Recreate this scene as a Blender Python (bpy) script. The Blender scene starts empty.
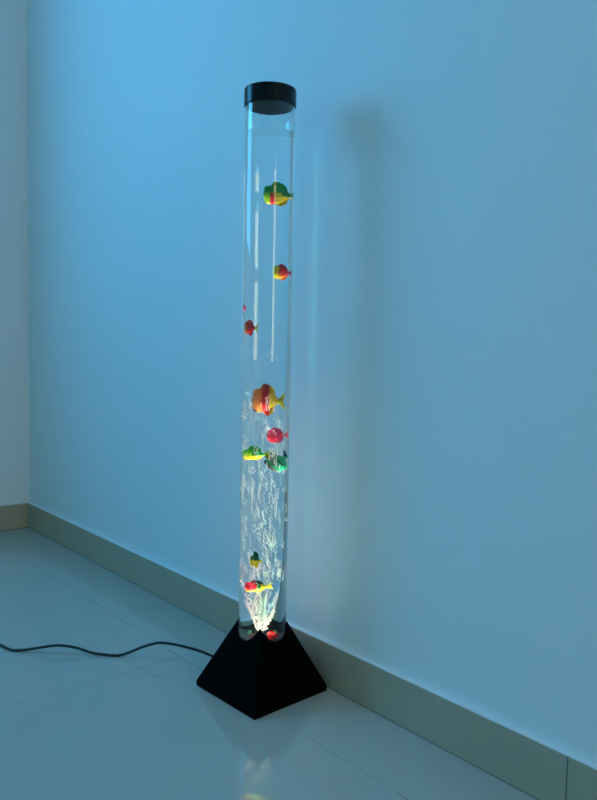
import bpy, bmesh, math, random
from mathutils import Vector, Matrix
random.seed(7)
C = bpy.context.scene.collection
sc = bpy.context.scene
PI = math.pi

# ---------------------------------------------------------------- light levels
SKY_L = (.060, .385, .78)      # daylight colour through the left window
SKY_L_W = 60.0
SKY_F = (.06, .38, .32)  # paler daylight through the window behind the camera
SKY_F_W = 27.0
SKY_R = (.54, .46, .26)   # warm light of an added, unseen window far to the right
ADDED_R_W = 24.0
LED_W = 1.0

# ---------------------------------------------------------------- places
TX, TY = 1.66334, -.12462    # axis of the lamp
HB, LIP, H = .0981, .0116, .2285
BYAW = .040
R_OUT, R_IN = .050, .0468
CAP_TOP, CAP_BOT = 1.231, 1.1965
Z_WATER, Z_PLATE = 1.146, .118
ROOM_X, ROOM_Y, ROOM_Z = 4.6, 4.4, 2.8

# ---------------------------------------------------------------- helpers
def obj(name, bm, mats, parent=None, smooth=False, loc=None):
    me = bpy.data.meshes.new(name)
    bm.normal_update(); bm.to_mesh(me); bm.free()
    for m in (mats if isinstance(mats, (list, tuple)) else [mats]):
        me.materials.append(m)
    if smooth:
        for p in me.polygons: p.use_smooth = True
    o = bpy.data.objects.new(name, me); C.objects.link(o)
    if parent is not None: o.parent = parent
    if loc is not None: o.location = loc
    return o

def tag(o, label=None, cat=None, group=None, kind=None):
    if label: o['label'] = label
    if cat: o['category'] = cat
    if group: o['group'] = group
    if kind: o['kind'] = kind
    return o

def box(bm, x0, x1, y0, y1, z0, z1, mi=0):
    v = [bm.verts.new((x, y, z)) for x in (x0, x1) for y in (y0, y1) for z in (z0, z1)]
    for f in ((0, 1, 3, 2), (4, 6, 7, 5), (0, 4, 5, 1), (2, 3, 7, 6), (0, 2, 6, 4), (1, 5, 7, 3)):
        bm.faces.new([v[i] for i in f]).material_index = mi

def lathe(bm, prof, n=96, closed=False):
    """revolve (r, z) pairs about z; r == 0 collapses to one vertex"""
    rings = []
    for r, z in prof:
        if r <= 1e-7: rings.append([bm.verts.new((0, 0, z))])
        else: rings.append([bm.verts.new((r*math.cos(2*PI*i/n), r*math.sin(2*PI*i/n), z)) for i in range(n)])
    m = len(rings)
    for k in range(m if closed else m-1):
        a, b = rings[k], rings[(k+1) % m]
        for i in range(n):
            j = (i+1) % n
            if len(a) == 1: bm.faces.new((a[0], b[j], b[i]))
            elif len(b) == 1: bm.faces.new((a[i], a[j], b[0]))
            else: bm.faces.new((a[i], a[j], b[j], b[i]))
    return rings

def tube_along(bm, pts, rad, n=10, cap=True):
    pts = [Vector(p) for p in pts]
    rings = []; up = Vector((0, 0, 1))
    for k, p in enumerate(pts):
        d = (pts[min(k+1, len(pts)-1)] - pts[max(k-1, 0)]).normalized()
        s = d.cross(up)
        if s.length < 1e-4: s = d.cross(Vector((1, 0, 0)))
        s.normalize(); t = s.cross(d)
        r = rad(k/(len(pts)-1)) if callable(rad) else rad
        rings.append([bm.verts.new(p + s*r*math.cos(2*PI*i/n) + t*r*math.sin(2*PI*i/n)) for i in range(n)])
    for a, b in zip(rings, rings[1:]):
        for i in range(n):
            j = (i+1) % n; bm.faces.new((a[i], a[j], b[j], b[i]))
    if cap:
        bm.faces.new(rings[0][::-1]); bm.faces.new(rings[-1])

def spline(pts, n):
    P = [Vector(p) for p in pts]; P = [P[0]*2-P[1]] + P + [P[-1]*2-P[-2]]
    out = []
    for i in range(1, len(P)-2):
        for k in range(n):
            t = k/n; a, b, c, d = P[i-1], P[i], P[i+1], P[i+2]
            out.append(.5*((2*b)+(c-a)*t+(2*a-5*b+4*c-d)*t*t+(3*b-a-3*c+d)*t**3))
    out.append(P[-2]); return out

# ---------------------------------------------------------------- materials
def mat(name, col=(.8, .8, .8), rough=.5, spec=.5):
    m = bpy.data.materials.new(name); m.use_nodes = True
    b = m.node_tree.nodes['Principled BSDF']
    b.inputs['Base Color'].default_value = (*col, 1)
    b.inputs['Roughness'].default_value = rough
    b.inputs['Specular IOR Level'].default_value = spec
    return m

def N(m, t, **kw):
    n = m.node_tree.nodes.new(t)
    for k, v in kw.items(): setattr(n, k, v)
    return n

def math_n(m, op, a, b=None, c=None):
    n = N(m, 'ShaderNodeMath', operation=op)
    for i, x in enumerate((a, b, c)):
        if x is None: continue
        if isinstance(x, (int, float)): n.inputs[i].default_value = x
        else: m.node_tree.links.new(x, n.inputs[i])
    return n.outputs[0]

def mottled(m, c1, c2, scale, bump=0, bump_scale=200, bump_dist=.001):
    L = m.node_tree.links; b = m.node_tree.nodes['Principled BSDF']
    tc = N(m, 'ShaderNodeTexCoord'); no = N(m, 'ShaderNodeTexNoise')
    no.inputs['Scale'].default_value = scale; no.inputs['Detail'].default_value = 5
    L.new(tc.outputs['Object'], no.inputs['Vector'])
    mx = N(m, 'ShaderNodeMix', data_type='RGBA')
    mx.inputs[6].default_value = (*c1, 1); mx.inputs[7].default_value = (*c2, 1)
    L.new(no.outputs['Fac'], mx.inputs[0]); L.new(mx.outputs[2], b.inputs['Base Color'])
    if bump:
        n2 = N(m, 'ShaderNodeTexNoise'); n2.inputs['Scale'].default_value = bump_scale
        L.new(tc.outputs['Object'], n2.inputs['Vector'])
        bp = N(m, 'ShaderNodeBump'); bp.inputs['Strength'].default_value = bump; bp.inputs['Distance'].default_value = bump_dist
        L.new(n2.outputs['Fac'], bp.inputs['Height']); L.new(bp.outputs['Normal'], b.inputs['Normal'])
    return tc, mx

def lines(m, tc, mx, specs, dark, worn=False):
    """thin joint lines: specs = [(axis, offset, period, halfwidth)]"""
    L = m.node_tree.links; b = m.node_tree.nodes['Principled BSDF']
    sx = N(m, 'ShaderNodeSeparateXYZ'); L.new(tc.outputs['Object'], sx.inputs[0])
    tot = None
    for ax, off, per, hw in specs:
        t = math_n(m, 'SUBTRACT', sx.outputs[ax], off)
        t = math_n(m, 'DIVIDE', t, per)
        t = math_n(m, 'SUBTRACT', t, math_n(m, 'ROUND', t))
        t = math_n(m, 'MULTIPLY', math_n(m, 'ABSOLUTE', t), per)
        t = math_n(m, 'LESS_THAN', t, hw)
        tot = t if tot is None else math_n(m, 'MAXIMUM', tot, t)
    if worn:
        no = N(m, 'ShaderNodeTexNoise'); no.inputs['Scale'].default_value = 9; L.new(tc.outputs['Object'], no.inputs['Vector'])
        tot = math_n(m, 'MULTIPLY', tot, math_n(m, 'MULTIPLY_ADD', no.outputs['Fac'], 2.6, -.85))
        tot.node.use_clamp = True
    m2 = N(m, 'ShaderNodeMix', data_type='RGBA')
    L.new(tot, m2.inputs[0]); L.new(mx.outputs[2], m2.inputs[6]); m2.inputs[7].default_value = (*dark, 1)
    L.new(m2.outputs[2], b.inputs['Base Color'])

M_wall = mat('wall_paint', rough=.55, spec=.25)
mottled(M_wall, (.78, .80, .82), (.82, .83, .84), 1.3, .12, 260, .0006)
M_ceil = mat('ceiling_paint', (.8, .8, .8), .9, .1)
M_floor = mat('polished_floor_tile', rough=.03, spec=.5)
tc, mx = mottled(M_floor, (.43, .43, .39), (.48, .47, .43), 7)
lines(M_floor, tc, mx, [(1, -.177, 1.2, .0011), (0, 1.421, 1.45, .0012)], (.22, .23, .21), worn=True)
M_skirt = mat('cream_skirting_tile', rough=.3, spec=.4)
tc, mx = mottled(M_skirt, (.41, .34, .25), (.48, .40, .30), 9)
lines(M_skirt, tc, mx, [(0, 2.3, 2.4, .0012), (1, -1.0, 2.0, .0012), (2, 0, 2.0, .0016)], (.12, .12, .10))
M_frame = mat('white_window_frame', (.75, .75, .75), .4)
M_base = mat('matte_black_plastic', (.0010, .0012, .0011), .6, .03)
M_cap = mat('glossy_black_plastic', (.003, .004, .005), .22, .25)
M_plate = mat('dark_lamp_plate', (.02, .02, .018), .35, .5)
M_cord = mat('dark_cord_rubber', (.012, .02, .022), .45, .4)

def glass(name, ior, col=(1, 1, 1)):
    m = bpy.data.materials.new(name); m.use_nodes = True
    nt = m.node_tree; nt.nodes.clear()
    o = nt.nodes.new('ShaderNodeOutputMaterial'); g = nt.nodes.new('ShaderNodeBsdfGlass')
    g.inputs['Color'].default_value = (*col, 1); g.inputs['Roughness'].default_value = 0
    g.inputs['IOR'].default_value = ior; nt.links.new(g.outputs[0], o.inputs[0]); return m
M_acryl = glass('clear_acrylic', 1.49, (.985, .995, .99))
M_wside = glass('water_meeting_acrylic', 1.333/1.49, (1, 1, 1))
M_wtop = glass('water_surface', 1.333, (1, 1, 1))

def soft(name, col=None, tr=.35, spec=.3):
    """thin plastic that lets some light through; colour from the 'paint' attribute unless given"""
    m = mat(name, col or (1, 1, 1), .35, spec); nt = m.node_tree
    b = nt.nodes['Principled BSDF']; t = nt.nodes.new('ShaderNodeBsdfTranslucent'); x = nt.nodes.new('ShaderNodeMixShader')
    x.inputs[0].default_value = tr; out = nt.nodes['Material Output']
    if col is None:
        a = nt.nodes.new('ShaderNodeAttribute'); a.attribute_name = 'paint'
        nt.links.new(a.outputs['Color'], b.inputs['Base Color']); nt.links.new(a.outputs['Color'], t.inputs['Color'])
    else: t.inputs['Color'].default_value = (*col, 1)
    nt.links.new(b.outputs[0], x.inputs[1]); nt.links.new(t.outputs[0], x.inputs[2]); nt.links.new(x.outputs[0], out.inputs[0])
    return m
M_fish = soft('painted_soft_plastic')
M_bub = soft('air_bubbles', (.95, .97, .95), .5, .8)
M_eye = mat('black_eye_paint', (.01, .01, .01), .2)

# ---------------------------------------------------------------- room
def slab(name, boxes, m, label=None):
    bm = bmesh.new()
    for b_ in boxes: box(bm, *b_)
    o = obj(name, bm, m); tag(o, label, kind='structure'); return o
T = .16
slab('floor', [(-T, ROOM_X+T, -ROOM_Y-T, T, -.12, 0)], M_floor, 'polished grey-cream floor tiles with thin dark joints')
slab('ceiling', [(-T, ROOM_X+T, -ROOM_Y-T, T, ROOM_Z, ROOM_Z+.12)], M_ceil, 'plain white ceiling')
slab('wall_back', [(-T, ROOM_X+T, 0, T, 0, ROOM_Z)], M_wall, 'long blue-lit plain wall behind the bubble lamp')
WA = (-2.3, -.95, 1.15, 2.4)        # opening in the left wall: y0 y1 z0 z1
WB = (1.44, 1.92, .78, 2.12)        # opening in the wall behind the camera: x0 x1 z0 z1
slab('wall_left', [(-T, 0, -ROOM_Y, WA[0], 0, ROOM_Z), (-T, 0, WA[1], 0, 0, ROOM_Z),
                   (-T, 0, WA[0], WA[1], 0, WA[2]), (-T, 0, WA[0], WA[1], WA[3], ROOM_Z)], M_wall, 'short greyer wall meeting the long wall at the corner')
slab('wall_front', [(-T, WB[0], -ROOM_Y-T, -ROOM_Y, 0, ROOM_Z), (WB[1], ROOM_X+T, -ROOM_Y-T, -ROOM_Y, 0, ROOM_Z),
                    (WB[0], WB[1], -ROOM_Y-T, -ROOM_Y, 0, WB[2]), (WB[0], WB[1], -ROOM_Y-T, -ROOM_Y, WB[3], ROOM_Z)], M_wall)
WC = (-.88, -.38, .60, 1.80)       # opening for the added window in the right wall: y0 y1 z0 z1
slab('wall_right', [(ROOM_X, ROOM_X+T, -ROOM_Y, WC[0], 0, ROOM_Z), (ROOM_X, ROOM_X+T, WC[1], 0, 0, ROOM_Z),
                    (ROOM_X, ROOM_X+T, WC[0], WC[1], 0, WC[2]), (ROOM_X, ROOM_X+T, WC[0], WC[1], WC[3], ROOM_Z)], M_wall)

def bevel(o, w, seg=2):
    m = o.modifiers.new('bevel', 'BEVEL'); m.width = w; m.segments = seg; m.limit_method = 'ANGLE'; m.angle_limit = .6
SH, ST = .0941, .012
o = slab('baseboard_back', [(0, ROOM_X, -ST, 0, 0, SH)], M_skirt, 'cream tile skirting along the long wall'); bevel(o, .0015)
o = slab('baseboard_left', [(0, ST, -ROOM_Y, -ST, 0, SH)], M_skirt, 'cream tile skirting along the short wall in the corner'); bevel(o, .0015)
o = slab('trim_1', [(0, ROOM_X, -ST+.0008, 0, SH-.0005, SH+.0016)], M_wall, 'pale strip along the top of the skirting')  # thin strip in the wall's colour over the skirting ledge
slab('baseboard_front', [(0, ROOM_X, -ROOM_Y, -ROOM_Y+ST, 0, SH)], M_skirt)
slab('baseboard_right', [(ROOM_X-ST, ROOM_X, -ROOM_Y, 0, 0, SH)], M_skirt)
fr = []
y0, y1, z0, z1 = WA; w = .045
fr += [(-.11, -.05, y0, y1, z0, z0+w), (-.11, -.05, y0, y1, z1-w, z1), (-.11, -.05, y0, y0+w, z0, z1), (-.11, -.05, y1-w, y1, z0, z1),]
slab('window_1', fr, M_frame)
x0, x1, z0, z1 = WB; Y = -ROOM_Y
fr = [(x0, x1, Y-.11, Y-.05, z0, z0+w), (x0, x1, Y-.11, Y-.05, z1-w, z1), (x0, x0+w, Y-.11, Y-.05, z0, z1), (x1-w, x1, Y-.11, Y-.05, z0, z1), (x0, x1, Y-.11, Y-.05, 1.19, 1.29), (x0, x1, Y-.11, Y-.05, 1.82, 1.86)]
slab('window_2', fr, M_frame)
y0, y1, z0, z1 = WC; X = ROOM_X; w = .03
slab('added_window', [(X+.05, X+.11, y0, y1, z0, z0+w), (X+.05, X+.11, y0, y1, z1-w, z1), (X+.05, X+.11, y0, y0+w, z0, z1), (X+.05, X+.11, y1-w, y1, z0, z1)], M_frame)  # unseen window added to give a bright streak on the tube

def area(name, loc, rot, sx, sy, col, power, spread=PI, shape='RECTANGLE'):
    l = bpy.data.lights.new(name, 'AREA'); l.shape = shape; l.size = sx; l.size_y = sy
    l.color = col; l.energy = power; l.spread = spread
    o = bpy.data.objects.new(name, l); o.location = loc; o.rotation_euler = rot; C.objects.link(o); return o
area('daylight_left', (-.13, (WA[0]+WA[1])/2, (WA[2]+WA[3])/2), (0, -PI/2, 0), WA[3]-WA[2], WA[1]-WA[0], SKY_L, SKY_L_W)
area('daylight_front', ((WB[0]+WB[1])/2, -ROOM_Y-.13, (WB[2]+WB[3])/2), (PI/2, 0, 0), WB[1]-WB[0], WB[3]-WB[2], SKY_F, SKY_F_W)
area('added_light_right', (ROOM_X+.13, (WC[0]+WC[1])/2, (WC[2]+WC[3])/2), (0, PI/2, 0), WC[3]-WC[2], WC[1]-WC[0], SKY_R, ADDED_R_W)  # added warm light: streak on the tube and fill on the walls
wd = bpy.data.worlds.new('world'); sc.world = wd; wd.use_nodes = True
wd.node_tree.nodes['Background'].inputs[0].default_value = (.2, .5, .8, 1)
wd.node_tree.nodes['Background'].inputs[1].default_value = 0

# ---------------------------------------------------------------- bubble lamp
lamp = bpy.data.objects.new('bubble_lamp', None); C.objects.link(lamp)
lamp.location = (TX, TY, 0); lamp.rotation_euler = (0, 0, BYAW)
tag(lamp, 'tall clear water column bubble lamp on a black pyramid base standing by the skirting', 'bubble lamp')

# pyramid base pierced by the tube
bm = bmesh.new(); n = 128
def ring(fr_, fz):
    out = []
    for i in range(n):
        a = 2*PI*i/n + PI/4; c, s = math.cos(a), math.sin(a); r = fr_(c, s)
        out.append(bm.verts.new((r*c, r*s, fz(r*c, r*s))))
    return out
pz = lambda x, y: LIP + (H-LIP)*(1-max(abs(x), abs(y))/HB)
sq = lambda c, s: HB/max(abs(c), abs(s))
RH = R_OUT+.0004
rs = [ring(lambda c, s: RH, lambda x, y: .085), ring(lambda c, s: RH, pz), ring(sq, lambda x, y: LIP), ring(sq, lambda x, y: 0.0), ring(lambda c, s: RH, lambda x, y: 0.0)]
for a, b in zip(rs, rs[1:]):
    for i in range(n):
        j = (i+1) % n; bm.faces.new((a[i], b[i], b[j], a[j]))
bm.faces.new(rs[0]); 
bmesh.ops.recalc_face_normals(bm, faces=bm.faces)
base = obj('base', bm, M_base, lamp); tag(base, 'black pyramid base'); bevel(base, .0015)

# acrylic tube: outer skin, rim, inner skin above the water (below it the water side is the boundary)
bm = bmesh.new()
lathe(bm, [(R_IN, Z_WATER), (R_IN, 1.2125), (R_OUT, 1.2125), (R_OUT, .0865), (0, .0865)][::-1], 128)
bmesh.ops.recalc_face_normals(bm, faces=bm.faces)
tube = obj('tube', bm, M_acryl, lamp, smooth=True)
def sharp(o, ang=.6):
    me = o.data; b2 = bmesh.new(); b2.from_mesh(me)
    for e in b2.edges:
        if len(e.link_faces) == 2 and e.calc_face_angle(0) > ang: e.smooth = False
    b2.to_mesh(me); b2.free()
sharp(tube)
# normals: outer skin must point away from the axis
me = tube.data; p = max(me.polygons, key=lambda q: q.area*(abs(q.normal.z) < .5))
if p.normal.dot(Vector((p.center.x, p.center.y, 0))) < 0: me.flip_normals()

bm = bmesh.new()
rg = lathe(bm, [(R_IN, Z_PLATE), (R_IN, Z_WATER)], 128)
top = lathe(bm, [(R_IN, Z_WATER), (0, Z_WATER)], 128)
bmesh.ops.remove_doubles(bm, verts=bm.verts, dist=1e-6)
for f in bm.faces:
    f.normal_update(); c = f.calc_center_median()
    if abs(f.normal.z) > .3:
        f.material_index = 1
        if f.normal.z < 0: f.normal_flip()
    elif f.normal.dot(Vector((c.x, c.y, 0))) < 0: f.normal_flip()
water = obj('water', bm, [M_wside, M_wtop], lamp, smooth=True); sharp(water)

# cap: rim with a groove for the tube and a plug inside
bm = bmesh.new()
RC = .0522
lathe(bm, [(0, CAP_TOP), (RC-.004, CAP_TOP), (RC-.0012, CAP_TOP-.0009), (RC, CAP_TOP-.003), (RC, CAP_BOT+.001), (RC-.0006, CAP_BOT),
           (R_OUT+.0004, CAP_BOT), (R_OUT+.0004, 1.214), (R_IN-.0005, 1.214), (R_IN-.0005, CAP_BOT), (R_IN-.003, CAP_BOT-.001), (.02, CAP_BOT+.0), (0, CAP_BOT+.0)], 96)
bmesh.ops.recalc_face_normals(bm, faces=bm.faces)
for f in bm.faces:
    if all(v.co.z < CAP_BOT+.0005 and math.hypot(v.co.x, v.co.y) < R_IN for v in f.verts): f.material_index = 1
cap = obj('cap', bm, [M_cap, M_base], lamp, smooth=True); sharp(cap, .5); tag(cap, 'round black cap')

# plate under the water with little lights and an air nozzle
bm = bmesh.new()
lathe(bm, [(0, Z_PLATE+.004), (.010, Z_PLATE+.004), (.012, Z_PLATE+.001), (R_IN-.0002, Z_PLATE+.001), (R_IN-.0002, Z_PLATE-.02), (0, Z_PLATE-.02)], 64)
bmesh.ops.recalc_face_normals(bm, faces=bm.faces)
plate = obj('light_plate', bm, M_plate, lamp, smooth=True); sharp(plate)
def led_mat(name, col, s):
    m = bpy.data.materials.new(name); m.use_nodes = True; b = m.node_tree.nodes['Principled BSDF']
    b.inputs['Base Color'].default_value = (*[.25*v for v in col], 1); b.inputs['Emission Color'].default_value = (*col, 1); b.inputs['Emission Strength'].default_value = s; return m
leds = [((1, .25, .35), 'red'), ((.2, 1, .55), 'green'), ((1, .95, .7), 'warm white'), ((.2, 1, .5), 'green'), ((1, .3, .4), 'red'), ((.8, 1, .8), 'pale green')]
for k, (c_, nm) in enumerate(leds):
    a = 2*PI*k/6+.4; bm = bmesh.new()
    lathe(bm, [(.0035, 0), (.0035, .004), (.003, .0062), (.0018, .0074), (0, .0079)], 20)
    bmesh.ops.recalc_face_normals(bm, faces=bm.faces)
    o = obj('led_bulb', bm, led_mat('led_'+nm.replace(' ', '_'), c_, (.07)*LED_W), plate, smooth=True, loc=(.021*math.cos(a), .021*math.sin(a), Z_PLATE+.001)); tag(o, nm+' bulb')

def lamp_light(name, xy, size, col, power, spread, z=Z_PLATE+.012):
    l = bpy.data.lights.new(name, 'AREA'); l.shape = 'DISK'; l.size = size; l.color = col; l.energy = power; l.spread = spread
    o = bpy.data.objects.new(name, l); o.location = (xy[0], xy[1], z); o.rotation_euler = (PI, 0, 0); o.parent = lamp; C.objects.link(o)
lamp_light('led_beam_white', (0, 0), .07, (1, .93, .70), 1.9*LED_W, math.radians(22))
lamp_light('led_beam_wide', (0, 0), .03, (.85, 1, .75), .012*LED_W, math.radians(110))
lamp_light('led_beam_red', (-.022, .0), .02, (1, .22, .30), .10*LED_W, math.radians(40))
lamp_light('led_beam_green', (.022, -.01), .02, (.2, 1, .55), .10*LED_W, math.radians(40))

# ---------------------------------------------------------------- bubbles: squiggling chains that nobody could count
CAM = Vector((2.88510, -1.06080, .72170))
AX = Vector((TX, TY, 0))
VD = Vector((TX-CAM.x, TY-CAM.y, 0)).normalized()       # camera towards the lamp
RT = Vector((-VD.y, VD.x, 0)) * -1                        # to the right as one faces the lamp
bm = bmesh.new()
ico = bmesh.new(); bmesh.ops.create_icosphere(ico, subdivisions=1, radius=1)
IV = [v.co.copy() for v in ico.verts]; IF = [[v.index for v in f.verts] for f in ico.faces]; ico.free()
def ball(p, r):
    vs = [bm.verts.new(p+v*r) for v in IV]
    for f in IF: bm.faces.new([vs[i] for i in f])
def plume(z):                                            # how wide the rising plume is
    t = (z-.125)/.075
    return .005 + .026*max(0, min(1, t))**.8 + .006*max(0, min(1, (z-.2)/.2))
def squiggle(z, length, amp, wav, rad, side=1):
    R = plume(z); a = random.uniform(0, 2*PI); q = math.sqrt(random.random())
    if z < .21: q = .08+.9*random.random()
    ph = random.uniform(0, 6.3); ph2 = random.uniform(0, 6.3); s = 0; z1 = z+length
    q0 = q
    while z < z1:
        Rz = plume(z)
        x = q*Rz*math.cos(a)+amp*math.sin(2*PI*z/wav+ph); y = q*Rz*math.sin(a)+amp*math.cos(2*PI*z/wav*1.13+ph2)
        rr = math.hypot(x, y)
        if rr > .0435: x *= .0435/rr; y *= .0435/rr
        ball(Vector((x-.002, y, z)), rad*random.uniform(.75, 1.2))
        z += rad*random.uniform(1.0, 1.7)
for k in range(75): squiggle(random.uniform(.125, .175), random.uniform(.015, .05), random.uniform(.0006, .0020), random.uniform(.008, .016), random.uniform(.0005, .0010))
for k in range(360):
    z = .175+.43*random.random()**1.1
    squiggle(z, random.uniform(.008, .028), random.uniform(.0007, .0021), random.uniform(.007, .014), random.uniform(.00045, .0008))
for k in range(26): squiggle(random.uniform(.55, .78), random.uniform(.004, .014), .002, .014, random.uniform(.0003, .0005))
bub = obj('bubbles', bm, M_bub, lamp, smooth=True); tag(bub, 'streams of tiny bubbles glowing in the light from below', kind='stuff')

# ---------------------------------------------------------------- toy fish
def paint(o, fn):
    me = o.data; at = me.color_attributes.new('paint', 'FLOAT_COLOR', 'POINT')
    for i, v in enumerate(me.vertices): at.data[i].color = (*fn(v.co.x, v.co.z), 1)

def lerp(a, b, t): t = max(0, min(1, t)); return tuple(x+(y-x)*t for x, y in zip(a, b))

def fin_plate(bm, outline, th, y0=0):
    """a thin fin with rounded thickness: outline in x, z"""
    cx = sum(p[0] for p in outline)/len(outline); cz = sum(p[1] for p in outline)/len(outline)
    rings = []
    for s, y in ((1, 0), (.86, th/2), (.86, -th/2)):
        rings.append([bm.verts.new((cx+(x-cx)*s, y0+y, cz+(z-cz)*s)) for x, z in outline])
    ca = bm.verts.new((cx, y0+th*.6, cz)); cb = bm.verts.new((cx, y0-th*.6, cz)); m = len(outline)
    for i in range(m):
        j = (i+1) % m
        bm.faces.new((rings[0][i], rings[0][j], rings[1][j], rings[1][i])); bm.faces.new((rings[0][j], rings[0][i], rings[2][i], rings[2][j]))
        bm.faces.new((rings[1][i], rings[1][j], ca)); bm.faces.new((rings[2][j], rings[2][i], cb))
    bmesh.ops.recalc_face_normals(bm, faces=bm.faces)

def fish(px_off, z, L, Hh, label, body_col, fin_col, tail_col, tilt=0, turn=0, depth=0, dorsal=.35, anal=.25, eye=True, tail=1.0, facing=-1, blunt=.5, back=0):
    """fish whose nose points left (facing -1) or right; px_off = metres to the right of the lamp axis"""
    root = bpy.data.objects.new('toy_fish', None); C.objects.link(root)
    root.location = AX + RT*px_off + VD*depth + Vector((0, 0, z))
    X = (RT*facing); Yv = Vector((0, 0, 1)).cross(X); Rm = Matrix((X, Yv, Vector((0, 0, 1)))).transposed()
    Rm = Rm @ Matrix.Rotation(turn, 3, 'Z') @ Matrix.Rotation(tilt, 3, 'Y')
    root.rotation_euler = Rm.to_euler()
    tag(root, label, 'toy fish', 'plastic fish floating in the lamp tube')
    Lb = L*.80; x_n = L*.5; x_t = x_n-Lb                    # nose, tail root
    hh = Hh/(1+dorsal+anal)
    top_ = lambda t: hh*.5*(math.sin(PI*min(1, t)**blunt)**(.85 if blunt > .5 else .6)*.9+.1*(1-t)+.07*t)
    bm = bmesh.new(); rings = []; n_ = 22; m_ = 16
    for k in range(n_+1):
        t = k/n_; x = x_n - Lb*t
        h = max(top_(t), .03*hh) if k else hh*.04
        w = L*.13*math.sin(PI*min(1, t*.94+.03)**.6)**.8+L*.012
        rings.append([bm.verts.new((x, w*math.cos(2*PI*i/m_), h*math.sin(2*PI*i/m_)*(1 if i <= m_/2 else .95)+back*hh*math.sin(PI*t))) for i in range(m_)])
    for a, b in zip(rings, rings[1:]):
        for i in range(m_):
            j = (i+1) % m_; bm.faces.new((a[i], b[i], b[j], a[j]))
    bm.faces.new(rings[0]); bm.faces.new(rings[-1][::-1]); bmesh.ops.recalc_face_normals(bm, faces=bm.faces)
    b_ = obj('body', bm, M_fish, root, smooth=True); paint(b_, lambda x, z_: body_col((x_n-x)/Lb, z_/(hh*.5)))
    th = L*.035
    if dorsal > 0:
        bm = bmesh.new(); dh = hh*dorsal; pts = []
        xs = [x_n-Lb*q for q in (.28, .34, .40, .47, .54, .61, .68, .75, .82, .88)]
        up = [.0, .55, .95, .84, 1.0, .86, .96, .78, .66, .0]
        for x, u in zip(xs, up): pts.append((x-L*.03*u, top_((x_n-x)/Lb)*.93+dh*u))
        for x in xs[::-1]: pts.append((x, top_((x_n-x)/Lb)*.55))
        fin_plate(bm, pts, th); o = obj('dorsal_fin', bm, M_fish, root); paint(o, lambda x, z_: fin_col((x_n-x)/Lb, 1))
    if anal > 0:
        bm = bmesh.new(); dh = hh*anal; pts = []
        xs = [x_n-Lb*q for q in (.42, .48, .56, .64, .72, .80, .87)]
        up = [.0, .7, 1.0, .85, .9, .6, .0]
        for x, u in zip(xs, up): pts.append((x-L*.05*u, -top_((x_n-x)/Lb)*.93-dh*u))
        for x in xs[::-1]: pts.append((x, -top_((x_n-x)/Lb)*.55))
        fin_plate(bm, pts, th); o = obj('anal_fin', bm, M_fish, root); paint(o, lambda x, z_: fin_col((x_n-x)/Lb, -1))
    bm = bmesh.new(); tw = hh*.34*tail; lt = L*.23
    fin_plate(bm, [(x_t+L*.04, hh*.06), (x_t-lt*.35, tw*.55), (x_t-lt*.8, tw), (x_t-lt*.98, tw*.92), (x_t-lt*.78, tw*.35), (x_t-lt*.70, 0),
                   (x_t-lt*.78, -tw*.35), (x_t-lt*.98, -tw*.92), (x_t-lt*.8, -tw), (x_t-lt*.35, -tw*.55), (x_t+L*.04, -hh*.06)], th)
    o = obj('tail_fin', bm, M_fish, root); paint(o, lambda x, z_: tail_col(x, z_))
    for s in (-1, 1):
        bm = bmesh.new(); xx = x_n-Lb*.42
        fin_plate(bm, [(xx, 0), (xx-L*.05, hh*.07), (xx-L*.13, hh*.05), (xx-L*.15, -hh*.06), (xx-L*.07, -hh*.09)], th*.7, 0)
        o = obj('pectoral_fin', bm, M_fish, root, loc=(0, s*L*.135, -hh*.06)); o.rotation_euler = (0, 0, -s*.25); paint(o, lambda x, z_: fin_col(.4, 0))
        if eye:
            bm = bmesh.new(); bmesh.ops.create_uvsphere(bm, u_segments=12, v_segments=8, radius=L*.036)
            obj('eye', bm, M_eye, root, smooth=True, loc=(x_n-Lb*.17, s*L*.093, hh*.09))
    return root

S = 1/487.0
RED, ORG, YEL, GRN, LIM, PNK, DGR, BLK, CRM = (.75, .02, .03), (.9, .25, .02), (.95, .75, .02), (.02, .45, .06), (.45, .8, .03), (1, .07, .24), (.01, .16, .05), (.015, .02, .02), (.85, .75, .5)
TEA = (.02, .55, .28)
def off(px, c): return (px-c)*S/1.36
def zz(py):                                               # height on the lamp axis for a row of the photograph
    return .7217 - ((py-400)*1.0/750.2 - .0) * 1.54 - 0
def height(py): return ZTAB(py)
# heights measured on the axis (photo row -> metres)
def ZTAB(py):
    a = math.atan((py-400)/750.221)+.0716
    return .7217 - math.tan(a)*1.539

def c_top(t, v):
    if .22 < t < .42 and v < .35: return RED
    if v > .05 + .25*math.sin(t*5): return GRN
    return YEL if t > .42 else LIM
fish(off(280.8, 268.7), ZTAB(197), 34*S/1.30, 28*S, 'green-backed yellow toy fish with a red stripe, highest in the tube',
     c_top, lambda t, v: GRN if v > 0 else YEL, lambda x, z_: GRN if z_ > 0 else YEL, tilt=.05, turn=.15, dorsal=.30, anal=.18)
fish(off(284, 267.8), ZTAB(273.5), 21*S/1.33, 19*S, 'small red toy fish with a yellow-green nose, second from the top',
     lambda t, v: lerp(LIM, YEL, t*5) if t < .28 else (lerp(YEL, RED, (t-.28)*7) if v > -.6 else YEL), lambda t, v: RED if v > 0 else ORG, lambda x, z_: RED, dorsal=.22, anal=.18, tail=.8)
fish(off(244.6, 267.5), ZTAB(309), 12*S/1.33, 9*S, 'tiny pink toy fish at the left edge of the tube',
     lambda t, v: PNK, lambda t, v: PNK, lambda x, z_: PNK, turn=.9, dorsal=.2, anal=.2, depth=.008)
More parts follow.
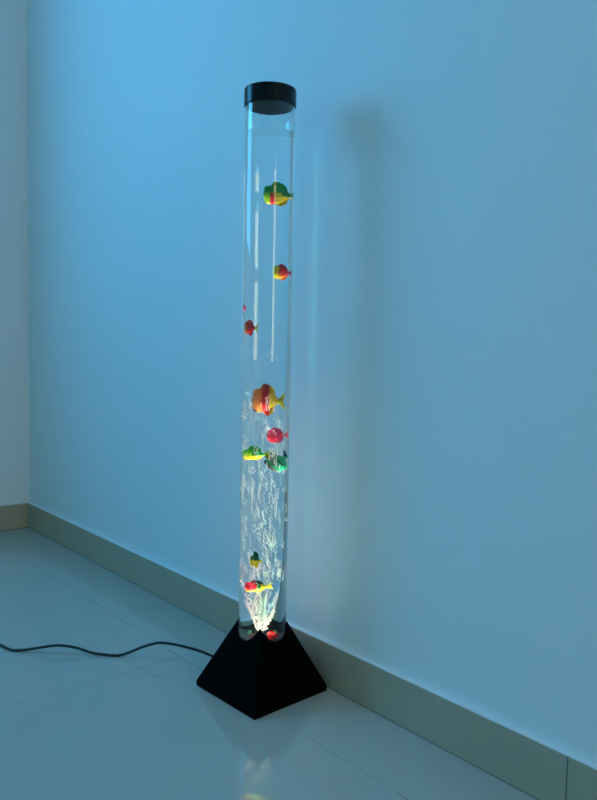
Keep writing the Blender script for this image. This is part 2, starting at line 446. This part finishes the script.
fish(off(250.5, 267.2), ZTAB(329), 16*S/1.33, 19*S, 'small red toy fish with orange nose and yellow tail near the left edge',
     lambda t, v: ORG if t < .22 else RED, lambda t, v: RED, lambda x, z_: YEL, turn=.3, dorsal=.25, anal=.25, tail=1.1)
def c_big(t, v):
    if v < -.78 and t < .35: return BLK if t < .2 else YEL
    if t < .38: return lerp((.95, .5, .2), ORG, t*2.5)
    if t < .68: return RED
    return YEL
fish(off(269.5, 266.4), ZTAB(401), 33*S/1.30, 38*S, 'largest toy fish, orange with a red band and yellow tail end',
     c_big, lambda t, v: ORG if t < .45 else (RED if t < .68 else YEL), lambda x, z_: YEL, dorsal=.30, anal=.24, turn=-.1)
fish(off(279.5, 265.8), ZTAB(435.5), 24*S/1.33, 19*S, 'bright pink-red toy fish just below the largest one',
     lambda t, v: lerp(PNK, RED, .3+.5*math.sin(t*9+v*2)), lambda t, v: PNK, lambda x, z_: PNK, dorsal=.2, anal=.15, tilt=.12, tail=.9, blunt=.6)
def c_lg(t, v):
    if v < -.15: return YEL if t < .75 else LIM
    if .42 < t < .62 and v < .6: return DGR
    return lerp(LIM, GRN, v*1.4) if t < .6 else TEA
fish(off(256, 265.3), ZTAB(454.5), 29*S/1.30, 17*S, 'long green and yellow toy fish at the left, level with the black-striped one',
     c_lg, lambda t, v: GRN if v > 0 else YEL, lambda x, z_: LIM if z_ > 0 else YEL, dorsal=.42, anal=.10, tilt=.06, tail=1.3)
def c_st(t, v):
    if t < .2: return BLK
    if .28 < t < .5 and v > -.2: return (.22, .26, .22)
    if .58 < t < .66: return BLK
    return TEA
fish(off(280, 265), ZTAB(461), 27*S/1.33, 27*S, 'dark-headed teal green toy fish with grey stripes, nose down',
     c_st, lambda t, v: (BLK if int(t*24) % 2 else (.4, .42, .36)) if v > 0 else TEA, lambda x, z_: TEA if z_ < 0 else BLK, tilt=.75, dorsal=.35, anal=.2)
fish(off(255.5, 263.7), ZTAB(557.5), 15*S/1.33, 20*S, 'small yellow toy fish with a dark green top among the bubbles',
     lambda t, v: DGR if v > .15 else YEL, lambda t, v: DGR if v > 0 else YEL, lambda x, z_: YEL, dorsal=.5, anal=.3, depth=-.022, tail=.5)
def c_mix(t, v):
    if v < -.45: return YEL
    if t < .55: return lerp(PNK, RED, .5+.5*math.sin(t*14))
    return DGR if t < .75 else YEL
fish(off(257.5, 263.2), ZTAB(583), 32*S/1.30, 15*S, 'pink toy fish with a yellow belly and dark green patch, low among the bubbles',
     c_mix, lambda t, v: (PNK if t < .55 else DGR) if v > 0 else YEL, lambda x, z_: YEL, dorsal=.3, anal=.15, depth=-.022, tilt=.08, tail=.9)
fish(off(276, 262.4), ZTAB(634)+.006, 15*S/1.33, 14*S, 'red toy fish at the very bottom of the tube, resting by the base',
     lambda t, v: (.8, .8, .7) if v < -.6 else RED, lambda t, v: RED, lambda x, z_: RED, dorsal=.25, anal=.1, depth=-.026, tilt=.15)

# ---------------------------------------------------------------- power cord on the floor
pts = [(.80, -.62, .0033), (.95, -.535, .0033), (1.0577, -.5, .0035), (1.1125, -.4834, .004), (1.1487, -.4748, .0033), (1.1654, -.4655, .0033), (1.1841, -.444, .006), (1.2115, -.4154, .014), (1.2331, -.389, .018),
       (1.2592, -.36, .014), (1.2919, -.3341, .006), (1.3139, -.3126, .0035), (1.3356, -.2911, .0035), (1.3499, -.2705, .010), (1.3791, -.2485, .028), (1.4066, -.2259, .040), (1.4257, -.2033, .038),
       (1.4436, -.1801, .032), (1.4691, -.1516, .022), (1.4988, -.1304, .012), (1.54, -.112, .007), (1.5665, -.103, .007)]
bm = bmesh.new(); tube_along(bm, spline(pts, 6), .0031, 10)
cord = obj('power_cord', bm, M_cord, smooth=True)
tag(cord, 'thin dark power cord winding over the floor tiles to the black base', 'power cord')

# ---------------------------------------------------------------- camera
f, pitch, roll, yaw = 750.221, .0716, .0183, -.8732
FIT = (f, pitch, roll, yaw)
fw = Vector((math.sin(yaw)*math.cos(pitch), math.cos(yaw)*math.cos(pitch), -math.sin(pitch)))
r = fw.cross(Vector((0, 0, 1))).normalized(); u = r.cross(fw)
r2 = math.cos(roll)*r+math.sin(roll)*u; u2 = math.cos(roll)*u-math.sin(roll)*r
cam = bpy.data.cameras.new('camera'); co = bpy.data.objects.new('camera', cam); C.objects.link(co)
mw = Matrix((r2, u2, -fw)).transposed().to_4x4(); mw.translation = CAM; co.matrix_world = mw
cam.sensor_fit = 'VERTICAL'; cam.sensor_height = 24; cam.lens = f/800*24; cam.clip_start = .02
sc.camera = co

# ---------------------------------------------------------------- render look
sc.view_settings.view_transform = 'Standard'; sc.view_settings.look = 'None'; sc.view_settings.exposure = 0; sc.view_settings.gamma = 1
sc.view_settings.use_curve_mapping = False
cy = sc.cycles
cy.max_bounces = 24; cy.transmission_bounces = 20; cy.glossy_bounces = 8; cy.diffuse_bounces = 6; cy.transparent_max_bounces = 12
cy.caustics_reflective = True; cy.caustics_refractive = True; cy.blur_glossy = .3
cy.sample_clamp_indirect = 8; cy.use_denoising = True
try: cy.denoiser = 'OPENIMAGEDENOISE'
except Exception: pass
